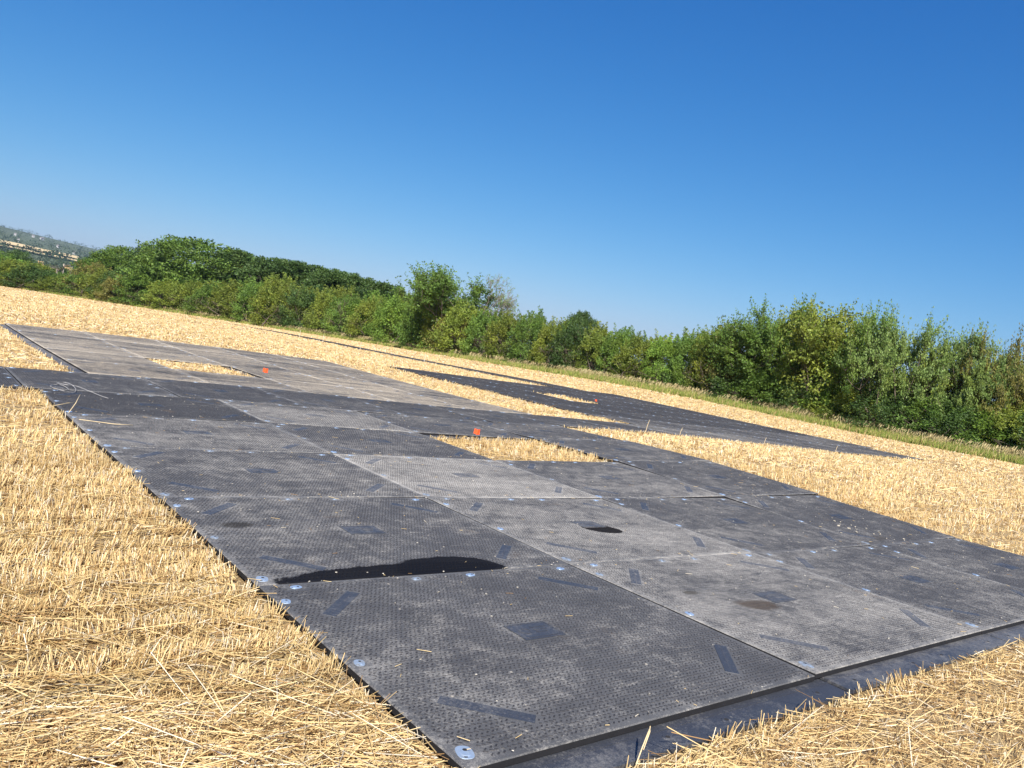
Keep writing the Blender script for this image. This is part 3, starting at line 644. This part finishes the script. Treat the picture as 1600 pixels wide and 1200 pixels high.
def template(kind, seed):
    rg = np.random.default_rng(seed); m = MB(); tips = []
    if kind == 'shrub':          # 6 wide, 5 high, leafy to the ground
        for _ in range(7): branch(m, Vector((rg.normal()*.7, rg.normal()*.5, -.1)), Vector((rg.normal()*.5, rg.normal()*.5, 1)).normalized(), rg.uniform(1.5, 2.6), .07, 2, tips, rg, .55, .05)
        n_ = 110; th = rg.uniform(0, 2*math.pi, n_); zc = rg.uniform(.04, 1, n_)
        prof = np.interp(zc, [0, .25, .55, .85, 1], [.82, 1, .92, .62, .22]); lob = 1+.16*np.sin(th*3+seed)+.1*np.sin(th*5+seed*2)
        rr = prof*lob*rg.uniform(.45, 1.04, n_)**.5*2.6
        C = np.stack([rr*np.cos(th), rr*np.sin(th)*.9, zc*4.5+.18*rg.normal(size=n_)], -1); Rd = rg.uniform(.35, .75, n_)
        P1 = leaf_quads(C, Rd, 95, .155, rg, .75)
        tp = C[np.argsort(-C[:, 2])[:46]]; n2 = len(tp); dd = np.stack([rg.normal(size=n2)*.35+.1, rg.normal(size=n2)*.35, rg.uniform(.6, 1.1, n2)], -1)
        L = [P1]+[leaf_quads(tp+dd*f+np.array([0, 0, .2]), np.full(n2, .24-.17*f), 15, .14, rg, 1.2, .6) for f in (.2, .45, .7, .95)]
    elif kind == 'airy':         # tall open tree, ascending twigs
        for _ in range(4): branch(m, Vector((rg.normal()*.35, rg.normal()*.3, -.1)), Vector((rg.normal()*.42, rg.normal()*.42, 1)).normalized(), rg.uniform(2.6, 3.6), .085, 3, tips, rg, .62, .06)
        L = []; C = np.array([t[0] for t in tips]); B = np.array([t[1] for t in tips])
        d_ = (C-B)/(np.linalg.norm(C-B, axis=1)[:, None]+1e-6)
        for f in (0., .5, 1.): L.append(leaf_quads(B*(1-f)+C*f, rg.uniform(.20, .42, len(C))*(1-.25*f), max(7, int(6000/len(C))), .14, rg, .6, .4))
        for f in (.25, .5, .75): L.append(leaf_quads(C+d_*f+np.array([.1, -.05, .12])*f, np.full(len(C), .16-.12*f), max(4, int(1700/len(C))), .13, rg, 1., .7))
        n_ = 40; th = rg.uniform(0, 2*math.pi, n_); zc = rg.uniform(.05, .42, n_); rr = rg.uniform(.4, 1, n_)*2.2
        L.append(leaf_quads(np.stack([rr*np.cos(th), rr*np.sin(th), zc*7.5], -1), rg.uniform(.4, .75, n_), 85, .14, rg, .8))
    elif kind == 'dome':         # broad rounded crown
        for _ in range(3): branch(m, Vector((rg.normal()*.3, rg.normal()*.3, -.1)), Vector((rg.normal()*.25, rg.normal()*.25, 1)).normalized(), 5, .28, 2, tips, rg, .6, .05)
        n_ = 260; u = rg.uniform(-.45, 1, n_); th = rg.uniform(0, 2*math.pi, n_); s = np.sqrt(1-np.clip(u, -.9, 1)**2)*(1+.10*np.sin(th*4+seed)+.07*np.sin(th*9)*np.cos(u*6)); q = rg.uniform(.72, 1, n_)
        C = np.stack([6.6*s*q*np.cos(th), 6*s*q*np.sin(th), 5.0+6.2*u*q], -1)
        L = [leaf_quads(C, rg.uniform(.7, 1.25, n_), 90, .30, rg, .7)]
    elif kind == 'sparse':       # half-dead, bare twigs with a few leaves
        for _ in range(3): branch(m, Vector((rg.normal()*.3, rg.normal()*.2, -.1)), Vector((.18+rg.normal()*.25, -.1+rg.normal()*.25, 1)).normalized(), rg.uniform(3.4, 4.6), .24, 4, tips, rg, .5, .07, 3, (3, 4))
        C = np.array([t[0] for t in tips]); k = rg.uniform(0, 1, len(C)) < .30
        L = [leaf_quads(C[k], rg.uniform(.15, .35, k.sum()), 9, .14, rg, 1)]
    else:                        # 'wood': tall irregular dark crown
        for _ in range(2): branch(m, Vector((rg.normal()*.2, rg.normal()*.2, -.1)), Vector((rg.normal()*.12, rg.normal()*.12, 1)).normalized(), 4.6, .22, 2, tips, rg, .5, .1)
        n_ = 240; zc = rg.uniform(0, 1, n_)**.9; th = rg.uniform(0, 2*math.pi, n_); rr = np.interp(zc, [0, .3, .7, 1], [3.4, 3.6, 2.9, .9])*rg.uniform(.55, 1.05, n_)
        C = np.stack([rr*np.cos(th), rr*np.sin(th), 1.2+zc*9.6], -1); L = [leaf_quads(C, rg.uniform(.45, .95, n_), 80, .26, rg, .8, .4)]
    V, Q, T = merge(L)
    me = mesh_np('crown', V, Q, [M_leaf], T)
    tr = m.mesh('trunk', [M_bark if kind != 'sparse' else M_twig], True)
    w = np.percentile(np.abs(V[:, 0]), 97)*2; h = np.percentile(V[:, 2], 99.6)
    return me, tr, w, h
TPL = {k: [template(k, s) for s in ss] for k, ss in (('shrub', (11, 12, 13, 14)), ('airy', (21, 22, 23, 24)), ('dome', (31, 32)), ('sparse', (41,)), ('wood', (51, 52, 53)))}
LC = {'olive': (.155, .205, .04), 'mid': (.105, .185, .04), 'dark': (.062, .115, .035), 'yellow': (.165, .225, .045), 'grey': (.15, .23, .075), 'brown': (.185, .19, .06), 'fresh': (.14, .24, .045)}
def tree(kind, u, ytop, off, wpx, col, label, name='hedge_shrub', cat='shrub', group=None, lean=0., D=None, vbase=None):
    D = D or dedge(u)+off; x, y, _ = at(u, D, vbase or (ytop+60)); _, _, m = at(u, D, ytop)
    z = float(zg(x, y)); Hh = H+D*m-z; me, tr, w, h = random.choice(TPL[kind])
    r = empty(name, (x, y, z)); r.rotation_euler = (0, lean, random.uniform(0, 6.28) if not lean else 0)
    sw = wpx/FPX*D/w; r.scale = (sw, sw, Hh/h)
    c = obj('crown', me, r); k = random.uniform(.88, 1.12); c['leafcol'] = [v*k*f_ for v, f_ in zip(LC[col], (1.24, 1.22, 1.05))]; obj('trunk', tr, r)
    tag(r, label, cat, group); return r
ftop_u = [-60, 0, 60, 88, 108, 128, 150, 200, 240, 300, 360, 420, 480, 540, 600, 640, 700, 760, 800, 850, 900, 940, 965, 1000, 1050, 1100, 1140]
ftop_v = [393, 402, 412, 433, 433, 420, 416, 427, 430, 437, 440, 432, 447, 454, 460, 462, 478, 485, 486, 492, 503, 513, 506, 521, 522, 512, 506]
cols = ['olive', 'mid', 'olive', 'dark', 'yellow', 'mid', 'olive', 'fresh', 'mid', 'olive', 'brown', 'mid']
cname = {'olive': 'olive green', 'mid': 'mid green', 'dark': 'dark green', 'yellow': 'yellowish green', 'grey': 'grey green', 'brown': 'brownish green', 'fresh': 'bright green'}
u = -50; k = 0
while u < 1150:
    c = {9: 'yellow', 10: 'yellow', 7: 'brown'}.get(k, cols[k % 12])
    tree('shrub', u, float(np.interp(u, ftop_u, ftop_v))+random.uniform(-3, 5), 4.6+random.uniform(0, 2.0), random.uniform(62, 80), c,
         f'{cname[c]} bushy shrub in the front of the hedge, {ORD[k]} from its left end', group='shrubs along the front of the hedge')
    u += random.uniform(32, 38); k += 1
# second rank behind, closing the hedge
u = -45; k = 0
while u < 1130:
    c = cols[(k*5+2) % 12]
    tree('shrub', u, float(np.interp(u, ftop_u, ftop_v))+random.uniform(-9, 2), 9+random.uniform(0, 3), random.uniform(60, 80), c,
         f'{cname[c]} taller shrub behind the front of the hedge, {ORD[k]} from its left end', group='shrubs of the second row of the hedge')
    u += random.uniform(44, 52); k += 1
# low dark shrubs under the tall trees at the right
u = 1150; k = 0
while u < 1660:
    c = ['dark', 'mid', 'dark', 'fresh', 'olive', 'dark'][k % 6]
    tree('shrub', u, 560+.16*(u-1150)+random.uniform(-10, 18), 4.2+random.uniform(0, 1.0), random.uniform(80, 110), c,
         f'low {cname[c]} shrub under the tall trees on the right, {ORD[k]} from the left', group='low shrubs under the tall trees')
    u += random.uniform(38, 48); k += 1
# second rank behind the tall trees
u = 1140; k = 0
while u < 1680:
    c = ['mid', 'olive', 'dark', 'mid', 'fresh'][k % 5]
    tree('shrub', u, 563+.15*(u-1150)+random.uniform(-14, 12), 10+random.uniform(0, 2), random.uniform(85, 110), c,
         f'{cname[c]} bush seen behind the stems of the tall trees, {ORD[k]} from the left', group='bushes behind the tall trees')
    u += random.uniform(40, 50); k += 1
# open tall trees at the right
for k, (u, yt, w, c, off) in enumerate(((1165, 505, 75, 'mid', 5), (1215, 472, 95, 'mid', 6), (1255, 480, 80, 'olive', 8), (1290, 480, 90, 'olive', 5), (1335, 508, 80, 'grey', 8), (1372, 484, 85, 'mid', 6),
        (1412, 494, 90, 'grey', 5), (1452, 514, 70, 'olive', 7), (1487, 508, 75, 'grey', 5.5), (1520, 512, 70, 'grey', 7), (1556, 514, 70, 'brown', 6), (1592, 542, 65, 'grey', 7), (1640, 560, 80, 'olive', 6))):
    tree('airy', u, yt+(k % 3-1)*5+(7 if u > 1420 else 0), off, w*1.42, c, ['%s open tree at the left end of the tall trees', 'tallest %s tree with upright leafy tips on the right', '%s tree close behind the tallest tree on the right', '%s tree with a broad leafy top right of the tallest',
         'low topped %s tree in the dip between two taller trees', '%s tree with reddish upper twigs on the right', '%s open tree with pale leaves, right of the reddish one', '%s tree standing lower, before the thin pale trees', '%s thin tree with sky showing through, left of three',
         '%s thin airy tree, middle of three near the right edge', '%s thin airy tree with browning leaves near the right edge', '%s low thin tree by the right edge of the photo', '%s tree cut by the right edge of the photo'][k] % cname[c],
         'tall_tree', 'tree', 'tall open trees on the right')
# the group standing above the hedge near the middle
tree('airy', 668, 416, 7, 120, 'mid', 'tall leafy tree rising above the middle of the hedge', 'tall_tree', 'tree')
tree('airy', 705, 424, 6, 120, 'mid', 'leafy tree between the tall leafy tree and the bare one', 'tall_tree', 'tree')
tree('sparse', 738, 419, 7, 120, 'grey', 'half dead tree with bare grey twigs leaning right above the hedge', 'bare_tree', 'tree', lean=.16)
tree('shrub', 722, 470, 4.5, 95, 'yellow', 'yellow green bush below the half dead tree', 'hedge_shrub', 'shrub')
# wood behind the left half
for k, (u, yt, w, c, kd) in enumerate(((158, 397, 50, 'mid', 'wood'), (190, 386, 75, 'mid', 'dome'), (232, 385, 70, 'dark', 'dome'), (308, 375, 150, 'mid', 'dome'), (368, 392, 75, 'dark', 'wood'), (398, 408, 55, 'olive', 'airy'), (412, 402, 60, 'dark', 'wood'),
        (445, 406, 60, 'dark', 'wood'), (478, 413, 60, 'dark', 'wood'), (508, 420, 55, 'dark', 'wood'), (535, 425, 50, 'dark', 'wood'), (562, 434, 55, 'dark', 'wood'), (590, 441, 55, 'dark', 'wood'), (612, 446, 45, 'dark', 'dome'), (455, 430, 75, 'olive', 'dome'), (318, 420, 110, 'mid', 'dome'), (345, 424, 90, 'dark', 'dome'))):
    tree(kd, u, yt, 24+(k % 3)*7, w*(1.5 if kd == 'wood' else 1.1), c, ['small leafy tree at the left end of the wood behind the hedge', 'rounded light green tree left of the big dome shaped tree', 'darker rounded tree touching the big dome shaped tree', 'big dome shaped green tree behind the hedge',
         'dark tree tight against the right of the big dome shaped tree', 'pale small tree with a visible stem right of the dome shaped tree', 'dark tree behind the pale small tree', 'dark tree in the wood, first right of the pale small tree', 'dark tree in the wood, second right of the pale small tree',
         'dark tree in the wood, third right of the pale small tree', 'dark pointed tree in the wood, fourth right of the pale small tree', 'dark tree in the wood, fifth right of the pale small tree', 'dark tree near the right end of the wood', 'last round tree at the right end of the wood',
         'low rounded olive tree in front of the dark wood', 'low tree filling the foot of the big dome shaped tree', 'low dark tree at the right foot of the big dome shaped tree'][k], 'woodland_tree', 'tree', 'trees of the wood behind the hedge')
tree('dome', 902, 487, 28, 70, 'dark', 'dark round tree top showing above the hedge right of the middle', 'woodland_tree', 'tree')
# beyond the hedge at the far left
for k, (u, yt, D, w, c) in enumerate(((-20, 388, 270, 60, 'mid'), (22, 391, 290, 55, 'dark'), (52, 412, 280, 45, 'mid'), (92, 418, 320, 35, 'dark'), (130, 413, 300, 40, 'mid'), (66, 416, 250, 36, 'olive'), (10, 402, 245, 60, 'fresh'), (143, 414, 255, 36, 'olive'))):
    tree('dome', u, yt, 0, w, c, f'{cname[c]} round tree beyond the hedge at the far left, {["at the photo edge", "second back", "third, below the tan fields", "behind the bare trunks", "right of the bare trunks", "left of the bare trunks", "nearest the edge", "low beside the wood"][k]}',
         'distant_tree', 'tree', 'round trees beyond the far left hedge', D=D)
# bare trunks
x, y, _ = at(99, 226, 420); r = empty('dead_tree', (x, y, float(zg(x, y)))); m = MB(); zb = 0
_, _, mm = at(99, 226, 412); hh = H+226*mm-float(zg(x, y))
for dx, dh in ((0, 1), (1.2, .96), (-.9, .8)):
    m.tube([(dx, -dx, -.2), (dx*1.1, -dx, hh*.6), (dx*1.4, -dx*1.2, hh*dh)], [.26, .2, .14], 6)
m.build('trunk', [M_pale], r, True)
m = MB()
for a in range(14):
    t = a*.45; z0 = hh*(.55+.03*a); m.tube([(0, 0, z0), (1.6*math.cos(t), 1.6*math.sin(t), z0+.5), (3.6*math.cos(t), 3.6*math.sin(t), z0+.7)], [.12, .08, .03], 4)
m.build('branch', [M_bark], r, True)
tag(r, 'dead tree with pale bare trunks beyond the hedge at far left', 'dead tree')
# reddish docks in the verge
def dock(u, label):
    D = dedge(u)+2.2; x, y, _ = at(u, D, 540); r = empty('dock_plant', (x, y, float(zg(x, y)))); m = MB(); rg = np.random.default_rng(int(u)); C = []
    for _ in range(7):
        dx, dy = rg.normal()*.3, rg.normal()*.3; h = rg.uniform(.7, 1.1); m.tube([(dx*.5, dy*.5, 0), (dx*.8, dy*.8, h*.6), (dx, dy, h)], [.02, .015, .01], 4)
        C += [(dx, dy, h*f) for f in (.6, .75, .9)]
    m.build('stem', [M_dock], r); C = np.array(C); V, Q, T = leaf_quads(C, np.full(len(C), .12), 24, .08, rg)
    c = obj('seed_head', mesh_np('seed_head', V, Q, [M_leaf], T), r); c['leafcol'] = [.22, .07, .035]
    tag(r, label, 'plant', 'reddish dock plants in the verge')
M_dock = mat_plain('dock_stem', (.20, .07, .04), .8)
dock(649, 'reddish dock plant in the verge below the tall leafy tree'); dock(656, 'second reddish dock plant close to the first, slightly right')

# ------------------------------------------------------------------ far country
PAf = lambda a: math.exp(float(np.interp(a, PA[:7], np.log(PD[:7]))))
def build_far():
    rg = np.random.default_rng(5); L = []
    for n_, d0, d1, s0, s1, per in ((700, 300, 700, 5, 9, 60), (1300, 700, 1700, 7, 13, 34), (1500, 1900, 4300, 12, 26, 16)):
        az = rg.uniform(.10, .80, n_); D = np.exp(rg.uniform(math.log(d0), math.log(d1), n_))
        sc = np.interp(az, [.45, .6], [.75, 1]); ang = np.interp(np.log(D), np.log(PD), PA)
        k = (rg.uniform(0, 1, n_) < .95) & ~((ang > .0268) & (ang < .0300)) & ~((ang > .0236) & (ang < .0252) & (rg.uniform(0, 1, n_) < .8)); az, D = az[k], D[k]
        x = CX+D*np.cos(az+VA); y = CY+D*np.sin(az+VA); z = zg(x, y); s = rg.uniform(s0, s1, len(x))
        C = np.stack([x, y, z+s*.35], -1); v, q, t = leaf_quads(C, s*.62, per, s0*.30, rg, .62)
        c = np.repeat(rg.uniform(.6, 1.25, len(x)), per*4)[:, None]*np.array([.045, .075, .032]); L.append((v, q, t*c))
    for ang0, n_ in ((.0262, 22), (.0232, 50), (.0308, 20), (.0254, 16)):
        az = rg.uniform(.45, .78, n_); D = np.array([PAf(a_) for a_ in ang0+rg.normal(0, .0003, n_)]); x = CX+D*np.cos(az+VA); y = CY+D*np.sin(az+VA); s = rg.uniform(9, 17, n_)
        v, q, t = leaf_quads(np.stack([x, y, zg(x, y)+s*.45], -1), s*.6, 30, 4., rg, .8); L.append((v, q, t*np.array([.04, .068, .03])))
    V, Q, T = merge(L); tag(obj('distant_woods', mesh_np('distant_woods', V, Q, [M_grass], T)), 'woods and hedgerows covering the distant valley and hill at left', 'woods', kind='stuff')
build_far()
def field_patch(az0, az1, a0, a1, col, wig=0.):
    n_, k = 30, 6; V = []
    for i in range(n_+1):
        az = az0+(az1-az0)*i/n_; 
        for j in range(k+1):
            D = PAf(a0+(a1-a0)*j/k)*(1+wig*math.sin(i*1.3+j)); x, y = CX+D*math.cos(az+VA), CY+D*math.sin(az+VA); V.append((x, y, float(zg(x, y))+3.5))
    Q = [(i*(k+1)+j, (i+1)*(k+1)+j, (i+1)*(k+1)+j+1, i*(k+1)+j+1) for i in range(n_) for j in range(k)]
    me = mesh_np('field', V, Q, [col], smooth=True); o = obj('field', me); tag(o, kind='structure')
    if me.polygons[0].normal.z < 0: me.flip_normals()
M_f1 = mat_plain('distant_stubble', (.58, .45, .24), .9, 0, .1, .15, .01); M_f2 = mat_plain('distant_ripe_field', (.55, .36, .15), .9, 0, .1, .15, .02)
a = azu
field_patch(a(120), .80, .0268, .0300, M_f1, .01); field_patch(a(118), .80, .0235, .0252, M_f1, .012)
field_patch(a(68), a(58), .0095, .0145, M_f2); field_patch(a(112), a(100), .0095, .0135, M_f2)
M_hw = mat_plain('white_wall', (.42, .42, .42), .8); M_hr = mat_plain('slate_roof', (.25, .22, .22), .8)
for k, (u, ang, w) in enumerate(((18, .0385, 6), (46, .0415, 7), (60, .0410, 14), (86, .036, 6), (112, .033, 5), (24, .0335, 6))):
    D = PAf(ang); x, y, _ = at(u, D); r = empty('farmhouse', (x, y, float(zg(x, y))+4)); r.rotation_euler.z = .3*k
    MB().box(-w/2, w/2, -3, 3, -4, 3.5).build('wall', [M_hw], r)
    MB().add([(-w/2-1, -4, 3.51), (w/2+1, -4, 3.51), (w/2+1, 4, 3.51), (-w/2-1, 4, 3.51), (-w/2, 0, 6), (w/2, 0, 6)], [(0, 1, 5, 4), (2, 3, 4, 5), (3, 0, 4), (1, 2, 5), (3, 2, 1, 0)]).build('roof', [M_hr], r)
    tag(r, ['pale farmhouse on the distant hill, leftmost of the upper pale dots', 'pale farmhouse near the distant skyline, left of the pair', 'long pale building near the distant skyline, right of the pair', 'pale farmhouse on the distant hill, right of the skyline pair',
            'small pale farmhouse low on the right of the distant hill', 'pale farmhouse below the others, just above the pale field strip'][k], 'house', 'white houses on the distant hill')
# ------------------------------------------------------------------ the air
def build_haze():
    m = bpy.data.materials.new('air'); m.use_nodes = True; t = m.node_tree; t.nodes.clear(); o = t.nodes.new('ShaderNodeOutputMaterial')
    v = t.nodes.new('ShaderNodeVolumePrincipled'); v.inputs['Color'].default_value = (.50, .70, 1, 1); v.inputs['Density'].default_value = 0.55e-4
    t.links.new(v.outputs[0], o.inputs['Volume'])
    h = MB().box(-6600, 6600, -6600, 6600, ZMIN-3, ZMAX+60).build('haze', [m]); tag(h, kind='stuff')
ZMIN = min(v.co.z for v in bpy.data.objects['ground'].data.vertices); ZMAX = max(v.co.z for v in bpy.data.objects['ground'].data.vertices)
build_haze()
